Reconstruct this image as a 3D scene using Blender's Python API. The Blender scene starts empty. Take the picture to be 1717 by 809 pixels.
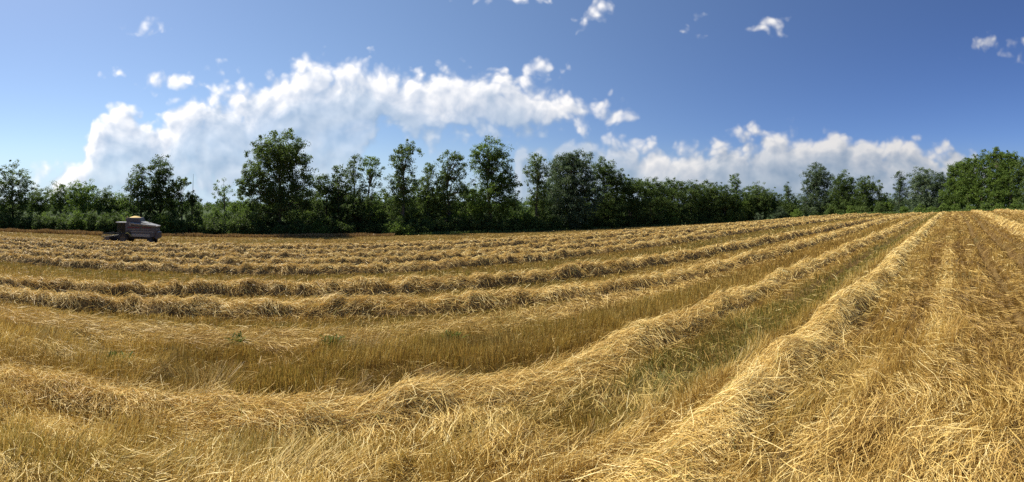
import bpy, bmesh, math, random
import numpy as np
from mathutils import Vector, Matrix

# ------------------------------------------------------------------ camera, sky, sun, exposure
SC = bpy.context.scene
C = SC.collection
R = math.radians
F = 720.0                     # photo pixels per radian of the cylindrical panorama
CX, HZ = 858.5, 345.0         # centre column and horizon row of the photograph
EYE = 1.94

cd = bpy.data.cameras.new('camera')
cam = bpy.data.objects.new('camera', cd)
C.objects.link(cam)
SC.camera = cam
cam.location = (0, 0, EYE)
cam.rotation_euler = (R(90), 0, 0)
cd.type = 'PANO'
cd.panorama_type = 'CENTRAL_CYLINDRICAL'
cd.central_cylindrical_range_u_min = -858.5 / F
cd.central_cylindrical_range_u_max = 858.5 / F
cd.central_cylindrical_range_v_min = -(809 - HZ) / F
cd.central_cylindrical_range_v_max = HZ / F
cd.central_cylindrical_radius = 1.0
cd.clip_start = 0.05
cd.clip_end = 20000

SUN_AZ = R(-72)               # to the left of the view, behind the tree line
SUN_EL = R(54)
sd = bpy.data.lights.new('sun', 'SUN')
sd.energy = 5.0
sd.angle = R(0.53)
sd.color = (1.0, 0.93, 0.80)
sun = bpy.data.objects.new('sun', sd)
C.objects.link(sun)
to_sun = Vector((math.sin(SUN_AZ) * math.cos(SUN_EL), math.cos(SUN_AZ) * math.cos(SUN_EL), math.sin(SUN_EL)))
sun.rotation_euler = to_sun.to_track_quat('Z', 'Y').to_euler()
sun.location = to_sun * 300

vs = SC.view_settings
vs.view_transform = 'Standard'
vs.look = 'None'
vs.gamma = 1
vs.exposure = 0.72
vs.use_curve_mapping = False
SC.render.engine = 'CYCLES'
cy = SC.cycles
cy.use_denoising = False
cy.max_bounces = 5
cy.diffuse_bounces = 3
cy.glossy_bounces = 2
cy.transmission_bounces = 3
cy.transparent_max_bounces = 4
cy.sample_clamp_indirect = 4.0
cy.caustics_reflective = cy.caustics_refractive = False


class NT:
    """small helper for writing node trees"""
    def __init__(self, tree):
        self.t = tree
        self.n = tree.nodes
        self.l = tree.links

    def put(self, sock, v):
        if isinstance(v, bpy.types.NodeSocket):
            self.l.new(v, sock)
        elif v is not None:
            sock.default_value = v

    def math(self, op, a, b=None, c=None, clamp=False):
        m = self.n.new('ShaderNodeMath')
        m.operation = op
        m.use_clamp = clamp
        for i, v in enumerate((a, b, c)):
            self.put(m.inputs[i], v)
        return m.outputs[0]

    def vec(self, op, a, b=None):
        m = self.n.new('ShaderNodeVectorMath')
        m.operation = op
        self.put(m.inputs[0], a)
        if b is not None:
            if op == 'SCALE':
                self.put(m.inputs[3], b)
            else:
                self.put(m.inputs[1], b)
        return m.outputs['Value'] if op in ('LENGTH', 'DOT_PRODUCT', 'DISTANCE') else m.outputs[0]

    def smooth(self, a, b, x, lo=0.0, hi=1.0):
        m = self.n.new('ShaderNodeMapRange')
        m.interpolation_type = 'SMOOTHSTEP'
        self.put(m.inputs[0], x)
        for i, v in enumerate((a, b, lo, hi)):
            self.put(m.inputs[i + 1], v)
        return m.outputs[0]

    def mix(self, f, a, b, mode='MIX'):
        m = self.n.new('ShaderNodeMix')
        m.data_type = 'RGBA'
        m.blend_type = mode
        self.put(m.inputs[0], f)
        self.put(m.inputs[6], a)
        self.put(m.inputs[7], b)
        return m.outputs[2]

    def noise(self, vec, scale, detail=4, rough=0.55, dist=0.0, dims='3D', kind=None):
        m = self.n.new('ShaderNodeTexNoise')
        m.noise_dimensions = dims
        if kind:
            m.noise_type = kind
        self.put(m.inputs['Vector'], vec)
        m.inputs['Scale'].default_value = scale
        m.inputs['Detail'].default_value = detail
        m.inputs['Roughness'].default_value = rough
        m.inputs['Distortion'].default_value = dist
        return m

    def ramp(self, f, stops):
        m = self.n.new('ShaderNodeValToRGB')
        e = m.color_ramp.elements
        while len(e) < len(stops):
            e.new(0.5)
        for el, (p, c) in zip(e, stops):
            el.position = p
            el.color = (*c, 1) if len(c) == 3 else c
        self.put(m.inputs[0], f)
        return m.outputs[0]

    def curve(self, x, pts, x0, x1):
        """free curve: pts in real units, mapped into 0..1 by x0..x1, value returned in real units (0..1)"""
        t = self.math('DIVIDE', self.math('SUBTRACT', x, x0), x1 - x0, clamp=True)
        m = self.n.new('ShaderNodeFloatCurve')
        cu = m.mapping.curves[0]
        ps = [((p - x0) / (x1 - x0), q) for p, q in pts]
        cu.points[0].location = ps[0]
        cu.points[1].location = ps[-1]
        for p in ps[1:-1]:
            cu.points.new(*p)
        for p in cu.points:
            p.handle_type = 'AUTO_CLAMPED'
        m.mapping.update()
        self.put(m.inputs['Value'], t)
        return m.outputs[0]


def saz(x): return (x - CX) / F       # photo column -> azimuth
def sel(y): return (HZ - y) / F       # photo row -> tangent of the elevation


world = bpy.data.worlds.new('World')
SC.world = world
world.use_nodes = True
wt = NT(world.node_tree)
for n in list(wt.n):
    wt.n.remove(n)

# cloud field: a density over azimuth and elevation, made of two cloud banks and a few small clouds
cg = bpy.data.node_groups.new('cloud_field', 'ShaderNodeTree')
cg.interface.new_socket('Point', in_out='INPUT', socket_type='NodeSocketVector')
cg.interface.new_socket('Density', in_out='OUTPUT', socket_type='NodeSocketFloat')
cg.interface.new_socket('Field', in_out='OUTPUT', socket_type='NodeSocketFloat')
cg.interface.new_socket('Depth', in_out='OUTPUT', socket_type='NodeSocketFloat')
g = NT(cg)
gi = g.n.new('NodeGroupInput')
go = g.n.new('NodeGroupOutput')
P0 = gi.outputs[0]
wn = g.noise(P0, 9.0, 3, 0.5).outputs['Color']
warp = g.vec('SCALE', g.vec('SUBTRACT', wn, (0.5, 0.5, 0.5)), 0.055)
P1 = g.vec('ADD', P0, warp)
sep = g.n.new('ShaderNodeSeparateXYZ')
g.put(sep.inputs[0], P1)
az, ev = sep.outputs[0], sep.outputs[1]
nz = g.noise(P0, 13.0, 6, 0.50, 0.25).outputs[0]
vo = g.n.new('ShaderNodeTexVoronoi')
vo.feature = 'SMOOTH_F1'
g.put(vo.inputs['Vector'], P1)
vo.inputs['Scale'].default_value = 19
vo.inputs['Detail'].default_value = 2
vo.inputs['Roughness'].default_value = 0.5
vo.inputs['Smoothness'].default_value = 0.35
puff = g.math('SUBTRACT', 0.62, vo.outputs['Distance'])
shade = g.math('ADD', g.math('MULTIPLY', g.noise(P0, 14.0, 3, 0.5, 0.25).outputs[0], 0.095), g.math('MULTIPLY', puff, 0.075))
nzz = g.math('ADD', g.math('MULTIPLY', g.math('SUBTRACT', nz, 0.5), 0.085), g.math('MULTIPLY', puff, 0.075))

topA = [(0, 320), (60, 300), (95, 277), (135, 258), (152, 210), (170, 194), (200, 180), (235, 182), (262, 205), (300, 178), (340, 160), (400, 148), (450, 125),
        (490, 112), (530, 108), (600, 112), (650, 110), (690, 128), (735, 128), (780, 122), (830, 128), (900, 136), (950, 152), (1000, 172),
        (1045, 190), (1075, 215), (1110, 330)]
botA = [(0, 330), (150, 330), (560, 330), (625, 245), (660, 225), (720, 240), (860, 228), (960, 216), (1020, 200), (1075, 196), (1110, 200)]
topB = [(850, 330), (880, 244), (960, 238), (1030, 232), (1110, 245), (1170, 248), (1215, 234), (1260, 220), (1330, 219), (1410, 218),
        (1470, 228), (1540, 240), (1600, 246), (1640, 262), (1680, 330)]
cA = g.curve(az, [(saz(x), sel(y - 15)) for x, y in topA], saz(0), saz(1110))
bA = g.curve(az, [(saz(x), sel(y + 14)) for x, y in botA], saz(0), saz(1110))
cB = g.curve(az, [(saz(x), sel(y - 8)) for x, y in topB], saz(850), saz(1680))
dA = g.math('SUBTRACT', cA, ev)
fA = g.math('MINIMUM', dA, g.math('MULTIPLY', g.math('SUBTRACT', ev, bA), 0.9))
dB = g.math('SUBTRACT', cB, ev)
f = g.math('MAXIMUM', g.math('MINIMUM', fA, 0.085), g.math('MINIMUM', dB, 0.085))
# small clouds: centre, half sizes (photo px), tilt
small = [(226, 50, 44, 20, 5), (290, 132, 66, 22, 4), (350, 150, 40, 17, -28), (224, 138, 24, 9, 0), (194, 121, 18, 7, 0), (998, 18, 26, 28, -50),
         (1180, 26, 34, 12, 25), (1292, 40, 34, 14, 12), (1272, 55, 22, 8, 0), (1652, 74, 30, 10, 8), (1712, 66, 30, 20, 20),
         (895, 113, 42, 17, 2), (616, 84, 12, 7, 0), (870, 2, 50, 7, 0), (760, 122, 40, 16, -35), (1600, 92, 14, 7, 20), (1145, 60, 14, 6, 0)]
for (x, y, rx, ry, tl) in small:
    mp = g.n.new('ShaderNodeMapping')
    mp.vector_type = 'TEXTURE'
    g.put(mp.inputs[0], P1)
    mp.inputs['Location'].default_value = (saz(x), sel(y), 0)
    mp.inputs['Rotation'].default_value = (0, 0, R(tl))
    mp.inputs['Scale'].default_value = (rx / F, ry / F, 1)
    ln = g.vec('LENGTH', mp.outputs[0])
    k = min(ry / F * 1.9, 0.040)
    f = g.math('MAXIMUM', f, g.math('MULTIPLY', g.math('SUBTRACT', 0.85, ln), k))
fld = g.math('ADD', g.math('ADD', f, 0.012), nzz)
dens = g.smooth(-0.006, 0.046, fld)
g.put(go.inputs[0], dens)
g.put(go.inputs[1], shade)
g.put(go.inputs[2], g.math('MAXIMUM', dA, g.math('ADD', dB, 0.012)))

tc = wt.n.new('ShaderNodeTexCoord')
dirv = tc.outputs['Generated']
s = wt.n.new('ShaderNodeSeparateXYZ')
wt.put(s.inputs[0], dirv)
waz = wt.math('ARCTAN2', s.outputs[0], s.outputs[1])
rad = wt.math('SQRT', wt.math('ADD', wt.math('MULTIPLY', s.outputs[0], s.outputs[0]), wt.math('MULTIPLY', s.outputs[1], s.outputs[1])))
wev = wt.math('DIVIDE', s.outputs[2], wt.math('MAXIMUM', rad, 0.02))
cb = wt.n.new('ShaderNodeCombineXYZ')
wt.put(cb.inputs[0], waz)
wt.put(cb.inputs[1], wev)


def cloud(vec):
    n = wt.n.new('ShaderNodeGroup')
    n.node_tree = cg
    wt.put(n.inputs[0], vec)
    return n


c1 = cloud(cb.outputs[0])
c2 = cloud(wt.vec('ADD', cb.outputs[0], (-0.016, 0.020, 0)))
c1d, depth = c1.outputs[0], c1.outputs[2]
rim = wt.math('MULTIPLY', wt.math('SUBTRACT', c1d, c2.outputs[0]), 0.45)
lump = wt.math('MULTIPLY', wt.math('SUBTRACT', c1.outputs[1], c2.outputs[1]), 9.0)
lit = wt.math('ADD', 0.52, wt.math('ADD', rim, lump), clamp=True)
broad = wt.noise(cb.outputs[0], 7.0, 5, 0.6, 0.5).outputs[0]
low = wt.smooth(0.045, 0.150, wt.math('ADD', depth, wt.math('MULTIPLY', wt.math('SUBTRACT', broad, 0.5), 0.30)))
lowcol = wt.mix(lit, (2.7, 3.8, 5.3, 1), (4.9, 5.8, 7.0, 1))
hicol = wt.mix(lit, (4.6, 5.3, 6.5, 1), (9.6, 9.4, 9.3, 1))
ccol = wt.mix(wt.math('MULTIPLY', low, 0.85), hicol, lowcol)
sundot = wt.vec('DOT_PRODUCT', dirv, tuple(to_sun))
ccol = wt.vec('SCALE', ccol, wt.smooth(-0.35, 0.75, sundot, 0.66, 1.04))
skyn = wt.n.new('ShaderNodeTexSky')
skyn.sky_type = 'NISHITA'
skyn.sun_disc = False
skyn.sun_elevation = SUN_EL
skyn.sun_rotation = SUN_AZ
skyn.altitude = 200
skyn.air_density = 1.0
skyn.dust_density = 0.45
skyn.ozone_density = 2.6
alpha = wt.math('MULTIPLY', c1d, wt.math('SUBTRACT', 0.97, wt.math('MULTIPLY', low, wt.smooth(0.36, 0.60, broad, 0.36, 0.08))))
alpha = wt.math('MULTIPLY', alpha, wt.smooth(-0.02, 0.04, wev))
skyb = wt.mix(wt.smooth(-0.2, 0.75, sundot), (0.51, 0.62, 0.90, 1), (1.04, 1.05, 1.08, 1))
skyb = wt.mix(1.0, skyn.outputs[0], skyb, 'MULTIPLY')
hz = wt.mix(wt.smooth(-0.25, 0.6, sundot), (2.3, 3.1, 4.1, 1), (4.7, 6.3, 7.9, 1))
skyb = wt.mix(wt.smooth(0.0, 0.17, wev, 0.85, 0.0), skyb, hz)
skyc = wt.mix(alpha, skyb, ccol)
bg = wt.n.new('ShaderNodeBackground')
wt.put(bg.inputs[0], skyc)
bg.inputs[1].default_value = 0.073
wo = wt.n.new('ShaderNodeOutputWorld')
wt.l.new(bg.outputs[0], wo.inputs[0])
world.cycles.sampling_method = 'MANUAL'
world.cycles.sample_map_resolution = 512

# ------------------------------------------------------------------ helpers
rng = np.random.default_rng(11)


def _hash(ix, iy, seed):
    h = (ix.astype(np.int64) * 374761393 + iy.astype(np.int64) * 668265263 + seed * 974634777) & 0xFFFFFFFF
    h = ((h ^ (h >> 13)) * 1274126177) & 0xFFFFFFFF
    h = ((h ^ (h >> 16)) * 2246822519) & 0xFFFFFFFF
    return ((h ^ (h >> 13)) & 0xFFFFFF) / float(0xFFFFFF)


def vn(x, y, seed=0):
    ix, iy = np.floor(x), np.floor(y)
    fx, fy = x - ix, y - iy
    fx = fx * fx * (3 - 2 * fx)
    fy = fy * fy * (3 - 2 * fy)
    a, b = _hash(ix, iy, seed), _hash(ix + 1, iy, seed)
    c, d = _hash(ix, iy + 1, seed), _hash(ix + 1, iy + 1, seed)
    return (a * (1 - fx) + b * fx) * (1 - fy) + (c * (1 - fx) + d * fx) * fy


def fbm(x, y, seed=0, o=3):
    """value noise, -1..1"""
    r = np.zeros(np.broadcast(x, y).shape)
    a, t = 1.0, 0.0
    for i in range(o):
        r = r + a * (vn(x * 2 ** i + 17 * i, y * 2 ** i - 9 * i, seed + i) * 2 - 1)
        t += a
        a *= 0.5
    return r / t


def sm(a, b, x):
    t = np.clip((x - a) / (b - a), 0, 1)
    return t * t * (3 - 2 * t)


ROW_AZ = (469 - CX) / F                                   # azimuth at right angles to the windrows
UX, UY = math.cos(ROW_AZ), -math.sin(ROW_AZ)              # along the rows, to the right
DX, DY = math.sin(ROW_AZ), math.cos(ROW_AZ)               # across the rows, away from the camera


def to_ud(x, y): return x * UX + y * UY, x * DX + y * DY
def to_xy(u, d): return u * UX + d * DX, u * UY + d * DY


def zland(u, d):
    u = np.asarray(u, float)
    d = np.asarray(d, float)
    dp = np.maximum(d, 0)
    far = 45 + 25 * (1 - np.exp(-np.maximum(dp - 45, 0) / 25))
    z = -0.059 * np.where(dp < 45, dp, far)
    z = z + 0.03 * 30 * (1 - np.exp(np.minimum(d, 0) / 30))
    rise = 0.62 * sm(0, 56, u) - 0.22 * sm(56, 112, u) + 0.75 * sm(60, 140, u) * sm(8, 25, d)
    return z + rise * (1 - sm(25, 75, d)) + 0.05 * fbm(u / 9, d / 9, 5, 2)


# windrows: (distance across, u from, u to, height, half width, roughness of the top)
ROWS = [
    dict(d=1.98, u0=1.0, u1=95, h=0.27, w=0.36, l=0.30, a=-1.15),
    dict(d=4.15, u0=-14, u1=92, h=0.27, w=0.38, l=0.28, a=-0.75),
    dict(d=9.4, u0=-24, u1=100, h=0.31, w=0.44, l=0.10),
    dict(d=12.6, u0=-26, u1=104, h=0.41, w=0.44, l=0.10),
    dict(d=18.6, u0=-32, u1=108, h=0.40, w=0.50, l=0.20),
    dict(d=22.6, u0=-34, u1=112, h=0.40, w=0.50, l=0.30),
    dict(d=27.3, u0=-38, u1=120, h=0.42, w=0.52, l=0.20),
    dict(d=34.0, u0=-44, u1=125, h=0.45, w=0.56, l=0.20),
    dict(d=41.5, u0=-48, u1=130, h=0.48, w=0.6, l=0.20),
    dict(d=48.5, u0=-54, u1=128, h=0.42, w=0.75, l=0.20),
    dict(d=-3.85, u0=17, u1=96, h=0.34, w=0.5, l=0.25),
    dict(d=-8.6, u0=40, u1=92, h=0.36, w=0.6, l=0.3),
]
for i, r in enumerate(ROWS):
    r['s'] = 40 + 7 * i


def row_c(r, u):
    bend = 0
    if r['d'] == 4.15:
        bend = 0.5 * sm(1, 10, u) - 0.4 * sm(15, 50, u)
    elif r['d'] == 9.4:
        bend = -1.7 * sm(0, 13, u) - 0.5 * sm(0, 8, -u)
    elif r['d'] == 12.6:
        bend = -1.4 * sm(0, 17, u) - 1.7 * sm(17, 52, u) - 2.5 * sm(0, 8.5, -u)
    return r['d'] + bend + 0.22 * fbm(u / 6.0, 0 * u, r['s'], 2) + 0.10 * fbm(u / 1.7, 0 * u, r['s'] + 2, 2)


def row_h(r, u, d):
    w = r['w'] * (1 + 0.30 * fbm(u / 0.9, d * 0.3, r['s'] + 3, 3))
    t = (d - row_c(r, u)) / w
    top = r['h'] * np.clip(1 + 1.6 * r['l'] * fbm(u / 1.3, d * 0.4, r['s'] + 4, 3), 0.2, 1.25)
    if r['d'] == 4.15:                     # torn apart where it passes the camera
        top = top * (1 - (1 - sm(2.5, 5.5, u)) * np.clip(0.42 + 1.2 * fbm(u / 1.05, d * 0.6, 97, 2), 0.22, 0.85))
    end = sm(0, 2.5, u - r['u0']) * sm(0, 4.0, r['u1'] - u)
    prof = np.clip(1 - np.abs(t) ** 2.4, 0, 1)
    return top * prof * end * (1 + 0.50 * fbm(u / 0.30, d / 0.24, r['s'] + 5, 3))


def rut(u, d):
    """pair of tyre tracks at the right of the field"""
    e = sm(7, 12, u) * (1 - sm(70, 95, u))
    k = np.exp(-((d - 3.42) / 0.17) ** 2) * sm(3, 7, u) * 0.8
    for c, w in ((-1.15, 0.17), (-2.15, 0.20), (-2.75, 0.13)):
        cc = c + 0.06 * np.sin(u / 11.0)
        k = k + np.exp(-((d - cc) / w) ** 2)
    return k * e


def relief(u, d):
    near = 1 - sm(14, 40, np.hypot(u, d))
    rough = 0.055 + 0.05 * (1 - sm(0.6, 1.6, d)) + 0.03 * (1 - sm(3.0, 5.0, d))
    return near * (rough * fbm(u / 0.8, d / 0.6, 71, 3) + 0.7 * (rough - 0.03) * fbm(u / 1.5, d / 0.8, 79, 2) + 0.035 * fbm(u / 0.3, d / 0.3, 75, 2)) - 0.24 * rut(u, d)


def zground(u, d): return zland(u, d) + relief(u, d)


def zrows(u, d, which=None):
    z = np.zeros(np.broadcast(u, d).shape)
    for r in (ROWS if which is None else which):
        z = np.maximum(z, row_h(r, u, d))
    return z


EDGE = [(-1403.4, 90), (-900, 110), (-500, 140), (-100, 112), (0, 98), (200, 83), (469, 78), (700, 82), (900, 93), (1100, 117), (1200, 134), (1300, 148),
        (1380, 132), (1460, 122), (1540, 113), (1600, 108), (1717, 100), (1900, 88), (2200, 70), (2700, 70), (3120.4, 90)]


def edge_r(px): return np.interp(px, [e[0] for e in EDGE], [e[1] for e in EDGE])


def at(px, r):
    """a ground point at a photo column's compass direction and a distance"""
    a = saz(px)
    return r * math.sin(a), r * math.cos(a)


def gz(x, y):
    u, d = to_ud(x, y)
    return float(zland(np.array(u), np.array(d)))


def new_mesh(name, verts, faces, mats, attrs=None, mat_idx=None, smooth=False):
    """verts (n,3), faces (m,4) or (m,3) arrays -> mesh"""
    me = bpy.data.meshes.new(name)
    verts = np.ascontiguousarray(verts, dtype=np.float32)
    faces = np.ascontiguousarray(faces, dtype=np.int32)
    k = faces.shape[1]
    me.vertices.add(len(verts))
    me.vertices.foreach_set('co', verts.ravel())
    me.loops.add(faces.size)
    me.loops.foreach_set('vertex_index', faces.ravel())
    me.polygons.add(len(faces))
    me.polygons.foreach_set('loop_start', np.arange(0, faces.size, k, dtype=np.int32))
    me.polygons.foreach_set('loop_total', np.full(len(faces), k, dtype=np.int32))
    for m in mats:
        me.materials.append(m)
    if mat_idx is not None:
        me.polygons.foreach_set('material_index', np.asarray(mat_idx, dtype=np.int32))
    me.polygons.foreach_set('use_smooth', np.full(len(faces), smooth, dtype=bool))
    me.update(calc_edges=True)
    for an, av in (attrs or {}).items():
        at_ = me.attributes.new(an, 'FLOAT', 'POINT')
        at_.data.foreach_set('value', np.ascontiguousarray(av, dtype=np.float32))
    me.validate()
    return me


def obj(name, me, parent=None, loc=None):
    o = bpy.data.objects.new(name, me)
    C.objects.link(o)
    if parent is not None:
        o.parent = parent
    if loc is not None:
        o.location = loc
    return o


def tag(o, label=None, cat=None, group=None, kind=None):
    for k, v in (('label', label), ('category', cat), ('group', group), ('kind', kind)):
        if v:
            o[k] = v
    return o


def thing(name, label, cat, loc, rotz=0, group=None):
    o = bpy.data.objects.new(name, None)
    C.objects.link(o)
    o.location = loc
    o.rotation_euler = (0, 0, rotz)
    o.empty_display_size = 0.5
    return tag(o, label, cat, group)


def ribbons(P, W, side):
    """P (n,k,3) centre lines, W (n,) widths, side (n,3) unit vectors -> verts, quads"""
    n, k = P.shape[:2]
    tap = np.linspace(1.0, 0.8, k)
    off = side[:, None, :] * (W[:, None] * tap[None, :] * 0.5)[:, :, None]
    V = np.stack([P - off, P + off], axis=2).reshape(n * k * 2, 3)
    b = (np.arange(n) * k * 2)[:, None] + (np.arange(k - 1) * 2)[None, :]
    b = b.ravel()
    Q = np.stack([b, b + 1, b + 3, b + 2], axis=1)
    return V, Q


def unit(v): return v / np.maximum(np.linalg.norm(v, axis=-1, keepdims=True), 1e-9)


# ------------------------------------------------------------------ materials
def material(name):
    m = bpy.data.materials.new(name)
    m.use_nodes = True
    t = NT(m.node_tree)
    bs = next(n for n in t.n if n.type == 'BSDF_PRINCIPLED')
    return m, t, bs


def plain(name, col, rough=0.5, metal=0.0, noise=0.12, scale=6.0, spec=0.4):
    m, t, b = material(name)
    tcn = t.n.new('ShaderNodeTexCoord')
    nn = t.noise(tcn.outputs['Object'], scale, 5, 0.6)
    k = t.smooth(0.3, 0.75, nn.outputs[0])
    a = tuple(c * (1 + noise) for c in col) + (1,)
    d = tuple(c * (1 - 2.2 * noise) for c in col) + (1,)
    t.put(b.inputs['Base Color'], t.mix(k, a, d))
    b.inputs['Roughness'].default_value = rough
    b.inputs['Metallic'].default_value = metal
    b.inputs['Specular IOR Level'].default_value = spec
    return m


def attr(t, name):
    a = t.n.new('ShaderNodeAttribute')
    a.attribute_name = name
    return a.outputs['Fac']


def blade_material(name, stops, green, rough=0.5, transl=0.25, spec=0.3, glow=None):
    m, t, b = material(name)
    col = t.mix(attr(t, 'green'), t.ramp(attr(t, 'tone'), stops), green)
    t.put(b.inputs['Base Color'], col)
    b.inputs['Roughness'].default_value = rough
    b.inputs['Specular IOR Level'].default_value = spec
    tr = t.n.new('ShaderNodeBsdfTranslucent')
    t.put(tr.inputs[0], t.mix(1.0, col, (*glow, 1), 'MULTIPLY') if glow else col)
    mx = t.n.new('ShaderNodeMixShader')
    mx.inputs[0].default_value = transl
    out = next(n for n in t.n if n.type == 'OUTPUT_MATERIAL')
    t.l.new(b.outputs[0], mx.inputs[1])
    t.l.new(tr.outputs[0], mx.inputs[2])
    t.l.new(mx.outputs[0], out.inputs[0])
    return m


M = {}
M['straw'] = blade_material('dry_straw', [(0.0, (0.14, 0.078, 0.022)), (0.35, (0.42, 0.262, 0.068)), (0.7, (0.68, 0.485, 0.155)), (1.0, (0.85, 0.70, 0.33))],
                            (0.16, 0.18, 0.03, 1), 0.5, 0.24)
M['stubble'] = blade_material('stubble_stems', [(0.0, (0.12, 0.062, 0.014)), (0.4, (0.34, 0.198, 0.038)), (0.75, (0.58, 0.40, 0.105)), (1.0, (0.78, 0.63, 0.28))],
                              (0.125, 0.135, 0.024, 1), 0.5, 0.40)
M['grain'] = blade_material('standing_grain', [(0.0, (0.15, 0.085, 0.03)), (0.5, (0.29, 0.18, 0.065)), (1.0, (0.45, 0.31, 0.13))], (0.12, 0.14, 0.03, 1))
M['grass'] = blade_material('verge_grass', [(0.0, (0.045, 0.075, 0.018)), (0.6, (0.095, 0.145, 0.03)), (1.0, (0.2, 0.22, 0.06))], (0.06, 0.10, 0.02, 1))
M['weed'] = blade_material('weed_leaves', [(0.0, (0.05, 0.085, 0.014)), (1.0, (0.15, 0.20, 0.04))], (0.09, 0.13, 0.025, 1), 0.6, 0.4, 0.1)
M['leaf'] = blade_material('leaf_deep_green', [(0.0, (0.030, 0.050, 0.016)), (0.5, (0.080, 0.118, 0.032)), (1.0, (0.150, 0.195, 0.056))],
                           (0.085, 0.13, 0.03, 1), 0.6, 0.36, 0.15, (1.75, 1.85, 1.3))
M['leaf_light'] = blade_material('leaf_fresh_green', [(0.0, (0.052, 0.086, 0.018)), (0.5, (0.118, 0.170, 0.036)), (1.0, (0.19, 0.255, 0.062))],
                                 (0.10, 0.16, 0.035, 1), 0.6, 0.40, 0.15, (1.75, 1.85, 1.3))
M['leaf_silver'] = blade_material('leaf_grey_green', [(0.0, (0.040, 0.065, 0.032)), (0.5, (0.085, 0.120, 0.062)), (1.0, (0.19, 0.235, 0.14))],
                                  (0.1, 0.15, 0.05, 1), 0.5, 0.3, 0.25, (1.75, 1.85, 1.3))


def ground_material():
    m, t, b = material('stubble_soil')
    geo = t.n.new('ShaderNodeNewGeometry')
    pos = geo.outputs['Position']
    mp = t.n.new('ShaderNodeMapping')
    mp.vector_type = 'POINT'
    t.put(mp.inputs[0], pos)
    mp.inputs['Rotation'].default_value = (0, 0, -math.atan2(UY, UX))
    mp.inputs['Scale'].default_value = (0.35, 2.2, 1)
    st = t.noise(mp.outputs[0], 1.0, 6, 0.65).outputs[0]
    big = t.noise(pos, 0.12, 4, 0.6).outputs[0]
    fine = t.noise(pos, 14.0, 6, 0.7).outputs[0]
    c = t.mix(t.smooth(0.35, 0.65, st), (0.15, 0.090, 0.030, 1), (0.23, 0.15, 0.05, 1))
    c = t.mix(t.smooth(0.45, 0.7, big), c, (0.13, 0.108, 0.032, 1))
    c = t.mix(t.smooth(0.40, 0.62, fine, 0.0, 0.75), c, (0.07, 0.045, 0.02, 1))
    t.put(b.inputs['Base Color'], c)
    b.inputs['Roughness'].default_value = 0.9
    b.inputs['Specular IOR Level'].default_value = 0.1
    bp = t.n.new('ShaderNodeBump')
    bp.inputs['Strength'].default_value = 0.7
    bp.inputs['Distance'].default_value = 0.08
    t.put(bp.inputs['Height'], fine)
    t.l.new(bp.outputs[0], b.inputs['Normal'])
    return m


def verge_material():
    m, t, b = material('rough_grass_ground')
    geo = t.n.new('ShaderNodeNewGeometry')
    n1 = t.noise(geo.outputs['Position'], 0.4, 6, 0.65).outputs[0]
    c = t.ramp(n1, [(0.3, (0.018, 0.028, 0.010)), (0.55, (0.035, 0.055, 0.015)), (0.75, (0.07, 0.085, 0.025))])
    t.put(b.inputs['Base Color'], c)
    b.inputs['Roughness'].default_value = 0.95
    b.inputs['Specular IOR Level'].default_value = 0.1
    return m


def mound_material():
    m, t, b = material('straw_heap')
    geo = t.n.new('ShaderNodeNewGeometry')
    mp = t.n.new('ShaderNodeMapping')
    t.put(mp.inputs[0], geo.outputs['Position'])
    mp.inputs['Rotation'].default_value = (0.3, 0.2, -math.atan2(UY, UX))
    mp.inputs['Scale'].default_value = (6, 30, 16)
    n1 = t.noise(mp.outputs[0], 1.0, 5, 0.65, 0.6).outputs[0]
    c = t.ramp(n1, [(0.3, (0.07, 0.04, 0.014)), (0.5, (0.20, 0.125, 0.042)), (0.72, (0.42, 0.29, 0.11))])  # darker than the strands above: shade in their gaps put into the colour
    t.put(b.inputs['Base Color'], c)
    b.inputs['Roughness'].default_value = 0.8
    b.inputs['Specular IOR Level'].default_value = 0.15
    bp = t.n.new('ShaderNodeBump')
    bp.inputs['Strength'].default_value = 0.9
    bp.inputs['Distance'].default_value = 0.06
    t.put(bp.inputs['Height'], n1)
    t.l.new(bp.outputs[0], b.inputs['Normal'])
    return m


def bark_material(name, a, d):
    m, t, b = material(name)
    tcn = t.n.new('ShaderNodeTexCoord')
    mp = t.n.new('ShaderNodeMapping')
    t.put(mp.inputs[0], tcn.outputs['Object'])
    mp.inputs['Scale'].default_value = (5, 5, 0.8)
    n1 = t.noise(mp.outputs[0], 1.6, 6, 0.7).outputs[0]
    t.put(b.inputs['Base Color'], t.mix(t.smooth(0.35, 0.65, n1), (*a, 1), (*d, 1)))
    b.inputs['Roughness'].default_value = 0.9
    return m


M['soil'] = ground_material()
M['verge'] = verge_material()
M['mound'] = mound_material()
M['bark'] = bark_material('grey_bark', (0.16, 0.13, 0.10), (0.07, 0.055, 0.04))
M['bark_dark'] = bark_material('dark_bark', (0.085, 0.066, 0.05), (0.04, 0.03, 0.024))

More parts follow.
